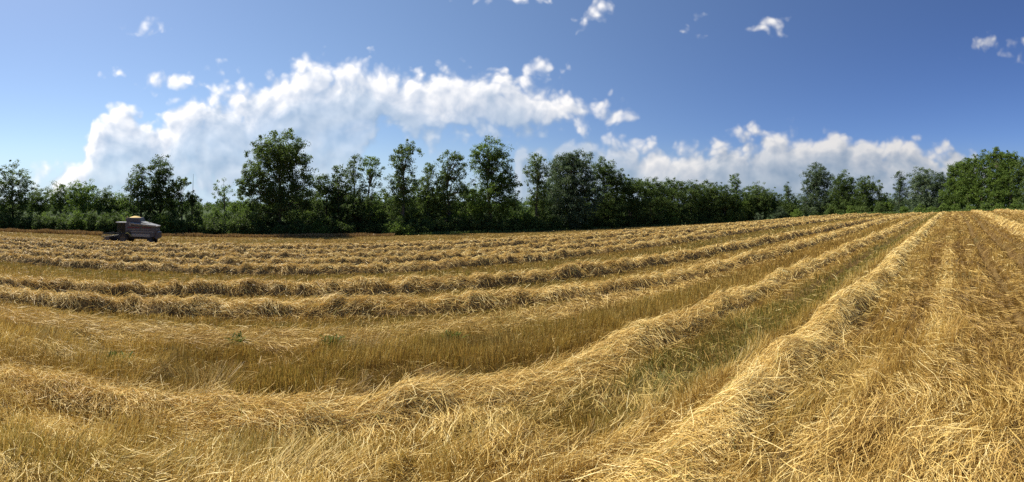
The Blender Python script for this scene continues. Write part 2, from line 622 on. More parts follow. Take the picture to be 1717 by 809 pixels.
# ------------------------------------------------------------------ the ground, one sheet out to the horizon
NA = 760
azs = np.linspace(-math.pi, math.pi, NA, endpoint=False)
tin = np.concatenate([[0.004], np.geomspace(0.012, 1.0, 250)])
tout = np.geomspace(1.008, 42.0, 46)
T = np.concatenate([tin, tout])
er = edge_r(azs * F + CX)
RR = T[:, None] * er[None, :]
GXv, GYv = RR * np.sin(azs)[None, :], RR * np.cos(azs)[None, :]
gu, gd = to_ud(GXv, GYv)
GZv = zland(gu, gd)
inside = (T <= 1.0)[:, None]
GZv = GZv + np.where(inside, relief(gu, gd), 0)
gv = np.stack([GXv, GYv, GZv], -1).reshape(-1, 3)
nT = len(T)
ii, jj = np.meshgrid(np.arange(nT - 1), np.arange(NA), indexing='ij')
j2 = (jj + 1) % NA
gf = np.stack([ii * NA + jj, ii * NA + j2, (ii + 1) * NA + j2, (ii + 1) * NA + jj], -1).reshape(-1, 4)[:, ::-1]
gm = (ii.ravel() >= len(tin) - 1).astype(int)
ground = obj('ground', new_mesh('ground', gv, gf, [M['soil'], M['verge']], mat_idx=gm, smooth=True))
tag(ground, 'harvested grain field sloping down to rough ground under the trees', 'field', kind='structure')

# ------------------------------------------------------------------ straw windrows


def scatter(K, nmax, r0, r1, a0, a1):
    """points whose number per square metre falls off with distance: (az, R)"""
    rs = np.geomspace(r0, r1, 400)
    den = np.minimum(nmax, K / rs ** 2) * rs * (a1 - a0)
    cum = np.concatenate([[0], np.cumsum(0.5 * (den[1:] + den[:-1]) * np.diff(rs))])
    n = int(cum[-1])
    rr = np.interp(rng.random(n) * cum[-1], cum, rs)
    aa = a0 + rng.random(n) * (a1 - a0)
    return aa, rr


def strands(u, d, R_, surf, ang, L, lift, stick, k=4, wmin=0.0046, wfac=0.00075):
    """curved straws lying on a surface; returns verts, quads relative to world"""
    n = len(u)
    t = np.linspace(-0.5, 0.5, k)[None, :]
    bend = rng.normal(0, 0.22, n)[:, None]
    a = ang[:, None] + bend * t * 2
    du = np.cos(a) * L[:, None] * t
    dd = np.sin(a) * L[:, None] * t
    U, D = u[:, None] + du, d[:, None] + dd
    Zs = surf(U, D)
    mid = Zs.mean(1, keepdims=True)
    Zs = 0.55 * Zs + 0.45 * mid
    arch = rng.normal(0.2, 0.35, n)[:, None] * (0.25 - t * t) * L[:, None] * 0.5
    tilt = stick[:, None] * (t + 0.15) * L[:, None]
    Zs = Zs + lift[:, None] + arch + tilt
    X, Y = to_xy(U, D)
    P = np.stack([X, Y, Zs], -1)
    ax = unit(P[:, -1] - P[:, 0])
    rv = unit(rng.normal(size=(n, 3)))
    side = unit(np.cross(ax, rv))
    W = np.maximum(wmin * rng.uniform(0.7, 1.3, n), wfac * R_ * rng.uniform(0.8, 1.3, n))
    return ribbons(P, W, side)


ROW_LABELS = [
    'bright straw windrow running from the bottom centre up to the right, nearest of all',
    'lumpy broken straw windrow across the foreground, second nearest to the camera',
    'long curved straw windrow behind the flattened brown straw, lower of the close pair',
    'long straw windrow with dark shaded flank, upper of the close pair',
    'straw windrow just beyond the plain stubble strip, first of the far rows',
    'straw windrow second beyond the plain stubble strip, with dark lumps',
    'straw windrow third beyond the plain stubble strip, halfway to the combine',
    'thin far straw windrow, fourth beyond the plain stubble strip',
    'thin far straw windrow just in front of the combine harvester',
    'farthest thin straw windrow, beside the wheels of the combine harvester',
    'pale straw windrow at the right edge, beyond the tyre tracks',
    'pale short straw windrow farthest right, near the wood',
]
for ri, r in enumerate(ROWS):
    # strand positions: along the row with density falling with distance
    us = np.linspace(r['u0'], r['u1'], 1400)
    Rs = np.hypot(us, r['d'])
    dens = np.minimum(3600, 9.5e4 / Rs ** 2 + 6) * 2 * r['w'] * 1.25
    cum = np.concatenate([[0], np.cumsum(dens[1:] * np.diff(us))])
    n = int(cum[-1])
    u = np.interp(rng.random(n) * cum[-1], cum, us)
    q = np.where(rng.random(n) < 0.05, rng.normal(0, 0.9, n), np.clip(rng.normal(0, 0.48, n), -1.1, 1.1))
    d = row_c(r, u) + q * r['w']
    Rr = np.hypot(u, d)
    grow = np.clip(Rr / 30, 1, 1.8)
    L = rng.uniform(0.12, 0.38, n) * (1 + 0.25 * (grow - 1))
    ang = rng.normal(r.get('a', -0.6), 0.6, n) + 1.3 * fbm(u / 0.8, d / 0.7, r['s'] + 9, 2)
    lift = np.abs(rng.normal(0.0, 0.035, n)) + 0.005
    stick = np.where(rng.random(n) < 0.15, rng.uniform(0.1, 0.8, n), rng.normal(0, 0.06, n))
    V, Q = strands(u, d, Rr, lambda a, b: zground(a, b) + row_h(r, a, b), ang, L, lift, stick)
    tone = np.clip((0.72 if r['d'] == 1.98 else 0.65) + 0.19 * rng.normal(size=n) + 0.22 * fbm(u / 0.7, d / 0.4, r['s'] + 11, 3), 0.02, 1)
    grn = (rng.random(n) < 0.03).astype(float) * 0.8
    kk = 4 * 2
    tone_v, grn_v = np.repeat(tone, kk), np.repeat(grn, kk)
    # mound underneath
    nu = int(min(1600, (r['u1'] - r['u0']) / 0.07))
    # more rings of the mound near the camera
    s_ = np.linspace(math.asinh(r['u0'] / 6), math.asinh(r['u1'] / 6), nu)
    mu = np.sinh(s_) * 6
    tt = np.linspace(-1.06, 1.06, 27)
    MU, TT = np.meshgrid(mu, tt, indexing='ij')
    MD = row_c(r, MU) + TT * r['w'] * 1.25
    MZ = zground(MU, MD) + row_h(r, MU, MD) * 0.93 - 0.012 - 0.05 * (np.abs(TT) > 1.02)
    MX, MY = to_xy(MU, MD)
    mv = np.stack([MX, MY, MZ], -1).reshape(-1, 3)
    i1, j1 = np.meshgrid(np.arange(nu - 1), np.arange(26), indexing='ij')
    mf = np.stack([i1 * 27 + j1, (i1 + 1) * 27 + j1, (i1 + 1) * 27 + j1 + 1, i1 * 27 + j1 + 1], -1).reshape(-1, 4)
    base_u = min(max(0.0, r['u0'] + 1), r['u1'])
    ox, oy = to_xy(base_u, r['d'])
    oz = float(zland(np.array(base_u), np.array(r['d'])))
    allv = np.concatenate([mv, V]) - np.array([ox, oy, oz])
    allf = np.concatenate([mf, Q + len(mv)])
    mi = np.concatenate([np.zeros(len(mf), int), np.ones(len(Q), int)])
    z0 = np.zeros(len(mv))
    me = new_mesh('straw_windrow', allv, allf, [M['mound'], M['straw']], {'tone': np.concatenate([z0 + 0.5, tone_v]), 'green': np.concatenate([z0, grn_v])}, mi)
    o = obj('straw_windrow', me, loc=(ox, oy, oz))
    tag(o, ROW_LABELS[ri], 'windrow', 'straw windrows lying along the field')

# ------------------------------------------------------------------ stubble and loose straw over the whole field
A0, A1 = -1.55, 1.55


def zones(u, d):
    """how tall the stubble stands, how green it is, its tone, and how much straw lies flat, over the field"""
    foreground = (1 - sm(3.2, 5.2, d)) * (1 - sm(2, 6, u))
    n1 = fbm(u / 2.5, d / 1.1, 301, 3)
    n2 = fbm(u / 0.9, d / 0.5, 305, 3)
    n3 = fbm(u / 7, d / 2.5, 309, 2)
    band = lambda a, b, s=0.25: sm(a - s, a + s, d) * (1 - sm(b - s, b + s, d))
    hgt = 0.115 + 0.03 * n1
    green = 0.22 + 0.25 * n3
    tone = 0.45 + 0.17 * n1 * (1 - 0.5 * sm(8, 20, d))
    flat = 0.12 - 0.07 * sm(8, 13, d) + 0.30 * n2 * (1 - 0.6 * sm(6, 12, np.hypot(u, d)))
    rgt = sm(1.5, 5, u)
    flat = flat + foreground * (0.40 + 0.6 * n2 + 0.4 * n1)
    hgt = hgt * (1 + 0.5 * n1 * foreground) + 0.0 * foreground
    tone = tone + 0.13 * foreground
    b0 = band(2.6, 3.7)                    # between the two near rows
    hgt = hgt + b0 * (0.06 * (1 - rgt) - 0.01)
    green = green + b0 * (0.80 * rgt + 0.02)
    tone = tone + b0 * (0.10 * (1 - rgt) - 0.02)
    flat = flat + b0 * (-0.35 * rgt + 0.05)
    b1 = band(4.9, 6.6)                    # standing golden stubble behind the foreground row
    hgt = hgt + b1 * 0.055
    tone = tone - b1 * 0.02
    flat = flat - b1 * 0.15
    green = green + b1 * 0.10
    b2 = band(6.7, 8.1)                    # flattened brown straw
    flat = flat + b2 * 0.55 * (1 - sm(6, 16, u))
    tone = tone - b2 * 0.04
    b3 = band(8.0, 8.9) + band(10.2, 11.9)
    green = green + b3 * 0.24
    flat = flat - b3 * 0.35
    b4 = band(13.4, 17.6, 0.4)
    green = green + b4 * 0.26
    flat = flat - b4 * 0.4
    b5 = sm(17.6, 20, d)
    flat = flat - b5 * 0.02
    green = green + b5 * 0.12
    b6 = (1 - sm(0.6, 1.4, d))             # matted straw at the right
    tone = tone - 0.16 * b6 * sm(-0.05, 0.35, n2) * (1 - sm(15, 40, u))
    flat = flat + b6 * 0.14 * (1 - 0.85 * sm(8, 18, u))
    green = green - b6 * 0.16 + b6 * 0.10 * n2
    tone = tone - b6 * 0.03
    stripe = np.sin(d * 7.5 + 0.6 * n3) * (1 - sm(0.6, 1.4, d)) * sm(5, 12, u)
    tone = tone + 0.10 * stripe
    pale = 0.6 * np.exp(-((d - 0.25 - 0.15 * n1) / 0.22) ** 2) * sm(2, 4, u) * (1 - sm(14, 30, u))      # pale streak on the matted straw
    flat = flat + 0.35 * pale
    tone = tone + 0.22 * pale
    left = np.exp(-((d - 5.6) / 0.45) ** 2) * (1 - sm(-3.2, -0.5, u))                 # thin pale swath at the far left
    flat = flat + 0.8 * left
    tone = tone + 0.16 * left
    edge = np.exp(-((d - 2.62) / 0.10) ** 2) * sm(0.5, 2, u) * (1 - sm(25, 50, u))    # pale stems beside the nearest row
    hgt = hgt + 0.12 * edge
    tone = tone + 0.30 * edge
    green = green - 0.5 * edge
    green = green + 0.16 * sm(13, 19, d)
    tone = tone - 0.10 * sm(13, 19, d) * (1 - sm(60, 75, d))
    nearby = 1 - sm(7.0, 11.0, np.hypot(u, d))
    p1 = fbm(u / 0.75, d / 0.45, 331, 2)
    p2 = fbm(u / 1.3, d / 0.55, 335, 2)
    hgt = hgt * (1 + nearby * 0.6 * p1)
    tone = tone + nearby * (0.14 * p2 + 0.10 * p1)
    green = green + nearby * 0.2 * sm(0.12, 0.5, fbm(u / 1.1, d / 0.5, 339, 2)) * (1 - b1)
    tone = tone - 0.09 * b6 * (1 - pale)
    rt = rut(u, d)
    hgt = hgt * (1 - 0.55 * np.clip(rt, 0, 1))
    flat = flat - 0.3 * np.clip(rt, 0, 1)
    tone = tone - 0.30 * np.clip(rt, 0, 1)
    return np.clip(hgt, 0.05, 0.4), np.clip(green, 0, 1), tone, np.clip(flat, 0, 1)


# stubble stems
aa, rr = scatter(8.5e4, 4200, 1.6, 150, A0, A1)
keep = rr < edge_r(aa * F + CX) - 0.5
aa, rr = aa[keep], rr[keep]
x, y = rr * np.sin(aa), rr * np.cos(aa)
u, d = to_ud(x, y)
# stems stand in drill rows near the camera
pitch = 0.16
snap = (np.round(d / pitch) * pitch + rng.normal(0, 0.022, len(d)))
d = np.where((rr < 14) & (rng.random(len(d)) < 0.75), snap, d)
h, grn, tone, flat = zones(u, d)
lodge = sm(0.05, 0.45, fbm(u / 0.8, d / 0.4, 411, 2)) * (1 - sm(5.5, 8, rr))
pit = sm(0.25, 0.5, fbm(u / 0.6, d / 0.35, 415, 2)) * (1 - sm(9, 14, rr))
keep = (rng.random(len(u)) > 0.75 * pit) & (rng.random(len(u)) > 0.35 * rut(u, d)) & (zrows(u, d) < 0.14) & (rng.random(len(u)) > flat * 0.55)
u, d, rr, h, grn, tone, flat, lodge = (q[keep] for q in (u, d, rr, h, grn, tone, flat, lodge))
n = len(u)
hh = h * rng.uniform(0.55, 1.45, n) * (1 + 0.5 * lodge)
la = 1.5 * fbm(u / 1.2, d / 1.2, 401, 2) * math.pi
lm = np.abs(0.12 + 0.5 * flat + 0.25 * fbm(u / 0.8, d / 0.8, 405, 2)) * rng.uniform(0.2, 1.3, n) + 0.95 * lodge * rng.uniform(0.5, 1.2, n)
lu = np.cos(la) * lm + rng.normal(0, 0.13, n)
ld = np.sin(la) * lm + rng.normal(0, 0.16, n)
k = 3
tz = np.linspace(0, 1, k)[None, :]
U = u[:, None] + lu[:, None] * hh[:, None] * tz ** 1.5
D = d[:, None] + ld[:, None] * hh[:, None] * tz ** 1.5
Z = (zground(u, d) - 0.01)[:, None] + hh[:, None] * tz / np.sqrt(1 + (lm ** 2))[:, None]
X, Y = to_xy(U, D)
P = np.stack([X, Y, Z], -1)
th = rng.random(n) * 2 * math.pi
side = np.stack([np.cos(th), np.sin(th), 0 * th], -1)
W = np.maximum(0.0045 * rng.uniform(0.7, 1.4, n), 0.0008 * rr * rng.uniform(0.7, 1.3, n))
V, Q = ribbons(P, W, side)
tn = np.clip(tone + 0.17 * rng.normal(size=n), 0.02, 1)
gr = np.clip(grn * rng.uniform(0.0, 1.7, n) - 0.12, 0, 0.95)
me = new_mesh('stubble', V, Q, [M['stubble']], {'tone': np.repeat(tn, 2 * k), 'green': np.repeat(gr, 2 * k)})
o = obj('stubble', me)
tag(o, 'short cut grain stubble standing between the straw windrows', 'stubble', kind='stuff')

# loose straw lying between the rows
aa, rr = scatter(6.4e4, 3800, 1.6, 120, A0, A1)
keep = rr < edge_r(aa * F + CX) - 1.0
aa, rr = aa[keep], rr[keep]
x, y = rr * np.sin(aa), rr * np.cos(aa)
u, d = to_ud(x, y)
h, grn, tone, flat = zones(u, d)
pit = sm(0.25, 0.5, fbm(u / 0.6, d / 0.35, 415, 2)) * (1 - sm(9, 14, rr))
keep = (rng.random(len(u)) > 0.6 * pit) & (rng.random(len(u)) > 0.6 * rut(u, d)) & (rng.random(len(u)) < 0.12 + flat * 0.95) & (zrows(u, d) < 0.10)
u, d, rr, grn, tone, flat = (q[keep] for q in (u, d, rr, grn, tone, flat))
n = len(u)
L = rng.uniform(0.10, 0.36, n) * np.clip(rr / 30, 1, 1.6)
ang = rng.normal(0.0, 0.55, n) + 2.2 * fbm(u / 1.7, d / 1.1, 501, 2) + 0.35
lift = np.abs(rng.normal(0.0, 0.05, n)) + 0.01 + 0.08 * flat * rng.random(n)
stick = np.where(rng.random(n) < 0.16, rng.uniform(0.1, 0.8, n), rng.normal(0, 0.08, n))
V, Q = strands(u, d, rr, zground, ang, L, lift, stick)
tn = np.clip(tone + 0.12 + 0.20 * rng.normal(size=n), 0.02, 1)
gr = np.clip(grn * rng.uniform(0.0, 1.0, n) - 0.15, 0, 0.8)
me = new_mesh('loose_straw', V, Q, [M['straw']], {'tone': np.repeat(tn, 8), 'green': np.repeat(gr, 8)})
o = obj('loose_straw', me)
tag(o, 'loose flattened straw strewn over the field between the windrows', 'straw', kind='stuff')


def strip_of_blades(name, px0, px1, back0, back1, n, h0, h1, mat, label, cat, w=0.10, green=0.0):
    """tall blades along the edge of the field"""
    px = rng.uniform(px0, px1, n)
    r = edge_r(px) + rng.uniform(back0, back1, n)
    a = (px - CX) / F
    x, y = r * np.sin(a), r * np.cos(a)
    u, d = to_ud(x, y)
    hh = rng.uniform(h0, h1, n) * (0.8 + 0.35 * fbm(u / 3, d / 3, 611, 2))
    tz = np.linspace(0, 1, 3)[None, :]
    lx, ly = rng.normal(0, 0.22, n), rng.normal(0, 0.22, n)
    P = np.stack([x[:, None] + lx[:, None] * hh[:, None] * tz ** 2, y[:, None] + ly[:, None] * hh[:, None] * tz ** 2,
                  (zland(u, d) - 0.03)[:, None] + hh[:, None] * tz], -1)
    th = rng.random(n) * 6.283
    V, Q = ribbons(P, w * rng.uniform(0.6, 1.3, n), np.stack([np.cos(th), np.sin(th), 0 * th], -1))
    tn = np.clip(rng.normal(0.5, 0.2, n), 0, 1)
    me = new_mesh(name, V, Q, [mat], {'tone': np.repeat(tn, 6), 'green': np.repeat(np.clip(green * rng.random(n), 0, 1), 6)})
    return tag(obj(name, me), label, cat, kind='stuff')


strip_of_blades('standing_grain', -150, 172, -7.0, -2.2, 9000, 0.55, 0.95, M['grain'], 'brown uncut grain standing along the far field edge left of the combine', 'grain')
strip_of_blades('standing_grain', 262, 660, -3.4, -0.6, 7000, 0.3, 0.75, M['grain'], 'thin brown uncut grain strip along the field edge right of the combine', 'grain')
strip_of_blades('verge_grass', 1440, 1800, -1.5, 6.0, 12000, 0.25, 0.75, M['grass'], 'green grass verge between the field and the right-hand trees', 'grass', 0.12)
strip_of_blades('verge_grass', 640, 1440, -0.4, 4.0, 9000, 0.3, 0.8, M['grass'], 'rough green grass at the foot of the tree line', 'grass', 0.12)

# ------------------------------------------------------------------ trees


def tube(pts, radii, seg=6):
    pts = np.asarray(pts, float)
    n = len(pts)
    tang = unit(np.gradient(pts, axis=0))
    ref = np.array([0.31, 0.95, 0.05])
    a = unit(np.cross(tang, ref))
    b = np.cross(tang, a)
    th = np.linspace(0, 2 * math.pi, seg, endpoint=False)
    ring = a[:, None, :] * np.cos(th)[None, :, None] + b[:, None, :] * np.sin(th)[None, :, None]
    V = (pts[:, None, :] + ring * np.asarray(radii)[:, None, None]).reshape(-1, 3)
    i, j = np.meshgrid(np.arange(n - 1), np.arange(seg), indexing='ij')
    j2 = (j + 1) % seg
    Q = np.stack([i * seg + j, i * seg + j2, (i + 1) * seg + j2, (i + 1) * seg + j], -1).reshape(-1, 4)
    return V, Q


def merge(parts):
    V, Q, o = [], [], 0
    for v, q in parts:
        V.append(v)
        Q.append(q + o)
        o += len(v)
    return np.concatenate(V), np.concatenate(Q)


def leaf_cloud(centres, crad, per, size, tone_c):
    """leaf faces spread through clumps: centres (m,3), radii (m,), faces per clump"""
    m = len(centres)
    idx = np.repeat(np.arange(m), per)
    n = len(idx)
    dr = unit(rng.normal(size=(n, 3)))
    rr_ = rng.random(n) ** 0.5
    off = dr * (rr_ * crad[idx])[:, None]
    off[:, 2] *= 0.75
    p = centres[idx] + off
    nrm = unit(dr * 0.5 + rng.normal(size=(n, 3)) * 0.55 + np.array([0, 0, 0.55]))
    t1 = unit(np.cross(nrm, rng.normal(size=(n, 3))))
    t2 = np.cross(nrm, t1)
    s = size * rng.uniform(0.6, 1.35, n)
    a, b = t1 * (s * 0.5)[:, None], t2 * (s * 0.32)[:, None]
    bend = nrm * (s * 0.10)[:, None]
    V = np.stack([p - a, p - b * 1.0 + bend, p + a, p + b * 1.0 + bend], 1).reshape(-1, 3)
    Q = np.arange(n * 4).reshape(n, 4)
    tone = np.clip(tone_c[idx] + rng.normal(0, 0.13, n), 0, 1)
    return V, Q, np.repeat(tone, 4)


def tree(name, label, px, back, lobes, leaf='leaf', tone=0.45, bark='bark', group='trees along the field edge', leaf_size=0.30, clump=0.82, lean=0.0, cat='tree', base_y=None):
    """lobes: (column, row, half width, half height[, fill]) of the crown's masses as the photograph shows them"""
    R_ = float(edge_r(px)) + back
    x0, y0 = at(px, R_)
    z0 = gz(x0, y0)
    s = R_ / F
    a = saz(px)
    rt = np.array([math.cos(a), -math.sin(a), 0.0])
    fw = np.array([math.sin(a), math.cos(a), 0.0])
    root = thing(name, label, cat, (x0, y0, z0), 0, group)
    cl, cr, ct = [], [], []
    limbs = []
    top = min(l[1] - l[3] for l in lobes)
    H = (HZ - top) * s + EYE - z0
    th_pts = []
    big = max(lobes, key=lambda l: l[2] * l[3])
    apex = rt * ((big[0] - px) * s * 0.7) + np.array([0, 0, H * 0.80])
    r0 = 0.018 * H + 0.03
    kink = rt * rng.normal(0, 0.02 * H) + fw * rng.normal(0, 0.02 * H)
    tp = np.array([[0, 0, -0.3], *(apex * 0.3 * np.array([0.6, 0.6, 1]) + kink * 0.5,), *(apex * 0.62 + kink,), apex])
    limbs.append(tube(tp, [r0 * 1.25, r0 * 0.85, r0 * 0.55, r0 * 0.14], 7))
    for l in lobes:
        cx, cy_, rx, ry = l[:4]
        fill = l[4] if len(l) > 4 else 1.0
        dep = rng.uniform(-0.25, 0.25) * rx * s
        c = rt * ((cx - px) * s) + fw * dep + np.array([0, 0, (HZ - cy_) * s + EYE - z0])
        ex, ez = rx * s * 1.07, ry * s * 1.05
        ey = ex * rng.uniform(0.8, 1.0)
        crad = min(clump, 0.42 * min(ex, ez) + 0.15)
        area = 4 * math.pi * ((ex * ez + ex * ey + ey * ez) / 3)
        m = max(5, int(area / (crad * crad * 1.55) * min(1.0, fill * 1.05)))
        dv = unit(rng.normal(size=(m, 3)))
        wob = 1 + 0.16 * rng.normal(size=m)
        stray = rng.random(m) < 0.13
        rad = np.where(rng.random(m) < 0.68, rng.uniform(0.78, 1.0, m), rng.random(m) ** 0.5 * 0.8) * wob
        pts = c + (dv @ rt)[:, None] * rt * ex * rad[:, None] + (dv @ fw)[:, None] * fw * ey * rad[:, None] + np.array([0, 0, 1]) * (dv[:, 2] * ez * rad)[:, None]
        pts = np.where(stray[:, None], c + (pts - c) * rng.uniform(1.04, 1.15, m)[:, None], pts)
        pts[:, 2] = np.maximum(pts[:, 2], 0.35)
        cl.append(pts)
        cr.append(crad * np.where(stray, rng.uniform(0.35, 0.7, m), rng.uniform(0.6, 1.4, m)))
        ct.append(np.clip(tone + rng.normal(0, 0.20, m), 0, 1))
        # limbs reaching into this mass
        st = apex * np.clip((c[2] - ez) / max(apex[2], 0.1), 0.25, 0.8)
        nl = 3 if fill > 0.75 else 7
        for q in rng.choice(m, size=min(nl, m), replace=False):
            e = pts[q]
            mid = 0.5 * (st + e) + np.array([0, 0, 0.10 * ez]) + rng.normal(0, 0.05 * ez, 3)
            limbs.append(tube([st, mid, e], [r0 * 0.32, r0 * 0.2, 0.02], 4))
    cl, cr, ct = np.concatenate(cl), np.concatenate(cr), np.concatenate(ct)
    per = int(np.clip(44 * (clump / 0.82) ** 2 * (0.30 / leaf_size) ** 2, 14, 80))
    V, Q, tn = leaf_cloud(cl, cr, per, leaf_size, ct)
    tv, tq = merge(limbs)
    obj('trunk', new_mesh('trunk', tv, tq, [M[bark]], smooth=True), root)
    grn = np.repeat((rng.random(len(Q)) < 0.10) * 0.6, 4)
    obj('crown', new_mesh('crown', V, Q, [M[leaf]], {'tone': tn, 'green': grn}), root)
    return root


LT = 'young trees behind the hedge left of the twin-crowned tree'
tree('broadleaf_tree', 'airy tall tree at the left edge of the field with feathery upper crown', 22, 9, [(22, 293, 25, 20, .42), (6, 318, 18, 26, .7), (38, 322, 20, 24, .8), (20, 350, 28, 26)], tone=.4)
tree('young_tree', 'low rounded tree first to the right of the airy left-edge tree', 71, 22, [(71, 335, 22, 20), (60, 350, 18, 18)], 'leaf', .5, group=LT)
tree('young_tree', 'young tree with narrow pointed top, between two rounded ones at left', 102, 20, [(102, 328, 17, 20, .8), (100, 346, 20, 20)], 'leaf', .6, group=LT)
tree('young_tree', 'broad light green young tree left of the combine, tallest of its low group', 138, 14, [(138, 326, 26, 21), (142, 345, 30, 22)], 'leaf_light', .4, group=LT)
tree('young_tree', 'small dark rounded tree above the front of the combine', 177, 14, [(177, 335, 16, 18), (180, 350, 20, 18)], 'leaf', .4, group=LT)
tree('young_tree', 'small pale bushy tree beside the dark twin-crowned tree above the cab', 201, 18, [(200, 340, 17, 17, .8), (204, 352, 18, 16)], 'leaf_light', .35, group=LT)
tree('broadleaf_tree', 'dark tree directly above the combine, left and shorter of a twin crown', 236, 8, [(234, 298, 18, 18, .75), (231, 322, 20, 22, .9), (238, 350, 22, 26)], tone=.25, bark='bark_dark')
tree('broadleaf_tree', 'dark ragged tree above the rear of the combine, right and taller of a twin crown', 268, 8, [(268, 284, 21, 21, .7), (276, 310, 17, 26, .9), (258, 316, 18, 26, .9), (268, 348, 26, 30)], tone=.25, bark='bark_dark')
tree('small_tree', 'small open tree leaning out right of the ragged twin crown', 303, 9, [(305, 308, 14, 9, .55), (293, 322, 14, 14, .7), (298, 345, 16, 20)], tone=.4)
snag = tree('dead_tree', 'ivy-covered stump with a thin bare stem, right of the twin crown', 322, 9, [(322, 332, 9, 10), (324, 352, 13, 20)], 'leaf', .15, 'bark_dark')
tree('sapling', 'sparse see-through sapling standing alone left of the giant tree', 376, 10, [(377, 318, 17, 13, .28), (372, 334, 14, 12, .28)], 'leaf_light', .3, clump=.6, leaf_size=.26)
tree('young_tree', 'light green bushy young tree at the left foot of the giant tree', 405, 12, [(402, 348, 18, 16), (412, 358, 16, 14)], 'leaf_light', .35)
tree('cottonwood_tree', 'giant broad tree with the highest crown of the whole tree line', 466, 6,
     [(470, 252, 40, 27), (448, 272, 32, 30, .9), (492, 275, 28, 30, .9), (425, 302, 25, 22, .8), (505, 312, 22, 22, .75), (462, 305, 34, 34, .8), (478, 340, 34, 34), (440, 345, 30, 34), (515, 338, 15, 18, .7), (413, 318, 15, 12, .7)], 'leaf', .5, clump=1.0)
tree('broadleaf_tree', 'dark middling tree tucked against the right side of the giant tree', 545, 9, [(545, 310, 19, 17), (548, 340, 24, 28)], tone=.35, bark='bark_dark')
tree('poplar_tree', 'slim tree with twin pointed tips, first of the open poplars', 569, 8, [(568, 293, 12, 17, .6), (572, 318, 17, 22, .7), (566, 350, 20, 26)], 'leaf', .5)
tree('poplar_tree', 'slim feathery tree between the twin-tipped and the see-through poplars', 591, 9, [(591, 280, 13, 18, .55), (594, 310, 16, 22, .65), (592, 345, 20, 28)], 'leaf', .5)
tree('poplar_tree', 'open see-through poplar with pale top and sky showing under its crown', 622, 8, [(619, 274, 15, 14, .5), (628, 294, 16, 18, .5), (620, 322, 12, 14, .35), (622, 355, 18, 22)], 'leaf_light', .45)
tree('broadleaf_tree', 'short dark bush-like tree below the see-through poplar', 604, 5, [(604, 350, 22, 24), (590, 362, 20, 20)], tone=.2, bark='bark_dark')
tree('poplar_tree', 'tall columnar poplar with a rounded knob top standing clear of its neighbours', 675, 7, [(683, 252, 18, 13, .75), (673, 272, 17, 20, .65), (680, 300, 20, 22, .7), (664, 318, 14, 26, .7), (676, 345, 26, 32)], 'leaf', .6)
tree('poplar_tree', 'thin pointed tree right of the knob-topped poplar', 717, 9, [(717, 290, 10, 16, .55), (712, 315, 15, 20, .6), (718, 345, 18, 26)], 'leaf', .5)
tree('poplar_tree', 'spreading poplar with bare lower stems, left of the tall bright poplar', 757, 8, [(757, 266, 18, 14, .6), (770, 284, 20, 20, .5), (740, 295, 16, 22, .75), (775, 312, 18, 18, .4), (742, 335, 20, 28)], 'leaf', .55)
tree('poplar_tree', 'tallest bright green poplar, standing just left of the gap in the tree line', 824, 6, [(822, 250, 18, 19, .8), (812, 275, 20, 22, .75), (838, 276, 18, 24, .75), (800, 265, 12, 20, .6), (828, 305, 28, 26, .75), (852, 305, 16, 18, .75), (815, 340, 32, 34), (848, 340, 18, 28, .9)], 'leaf_light', .3, clump=.9)
tree('broadleaf_tree', 'low light green bushy tree standing in the gap of the tree line', 881, 4, [(880, 366, 14, 13), (872, 374, 12, 9), (888, 372, 10, 10)], 'leaf_light', .55)
tree('poplar_tree', 'slender ragged tree with a drooping left side, just right of the gap', 899, 5, [(899, 270, 13, 12, .7), (888, 285, 11, 12, .45), (905, 292, 15, 18, .7), (902, 320, 15, 22, .8), (905, 350, 18, 28)], 'leaf', .55)
tree('silver_tree', 'massive silvery-leaved rounded tree, biggest right of the gap', 955, 4, [(945, 278, 24, 18), (972, 272, 22, 18), (958, 300, 38, 30), (940, 330, 28, 34), (980, 330, 30, 36), (955, 358, 36, 26)], 'leaf_silver', .3, clump=1.0)
tree('broadleaf_tree', 'dark domed tree leaning on the right of the massive silvery tree', 1013, 6, [(1009, 285, 18, 17), (1025, 298, 20, 22), (1012, 330, 30, 36), (1020, 358, 30, 24)], 'leaf', .4)
tree('broadleaf_tree', 'dark flat-topped tree, first of the lower even line right of the silvery mass', 1058, 5, [(1055, 312, 24, 15), (1060, 340, 30, 30)], 'leaf', .3, bark='bark_dark')
tree('broadleaf_tree', 'dark flat-topped tree with pale upper leaves, second of the lower even line', 1090, 6, [(1088, 314, 22, 16), (1092, 340, 26, 32)], 'leaf', .45)
tree('broadleaf_tree', 'round-topped tree, third of the lower even line', 1131, 7, [(1131, 316, 20, 16), (1130, 342, 26, 30)], 'leaf', .4)
tree('broadleaf_tree', 'narrow round-topped tree, fourth of the lower even line', 1160, 7, [(1160, 320, 15, 15), (1158, 345, 20, 26)], 'leaf', .5)
tree('broadleaf_tree', 'round-topped tree left of the small spire, fifth of the lower even line', 1187, 7, [(1186, 320, 17, 15), (1188, 346, 22, 26)], 'leaf', .45)
tree('broadleaf_tree', 'low dark tree under the small green spire', 1214, 6, [(1212, 325, 17, 16), (1216, 348, 22, 22)], 'leaf', .35)
tree('poplar_tree', 'small spire-topped tree rising just above the low even tree line', 1234, 8, [(1232, 302, 8, 9, .8), (1234, 320, 9, 14, .8), (1236, 345, 15, 20)], 'leaf_light', .25)
tree('broadleaf_tree', 'wide rounded tree right of the small spire, above the grey shrubs', 1268, 8, [(1266, 326, 20, 16), (1276, 335, 20, 16), (1266, 350, 26, 20)], 'leaf', .5)
tree('broadleaf_tree', 'low rounded tree between the wide tree and the small pointed one', 1298, 8, [(1297, 334, 16, 13), (1300, 350, 18, 16)], 'leaf', .4)
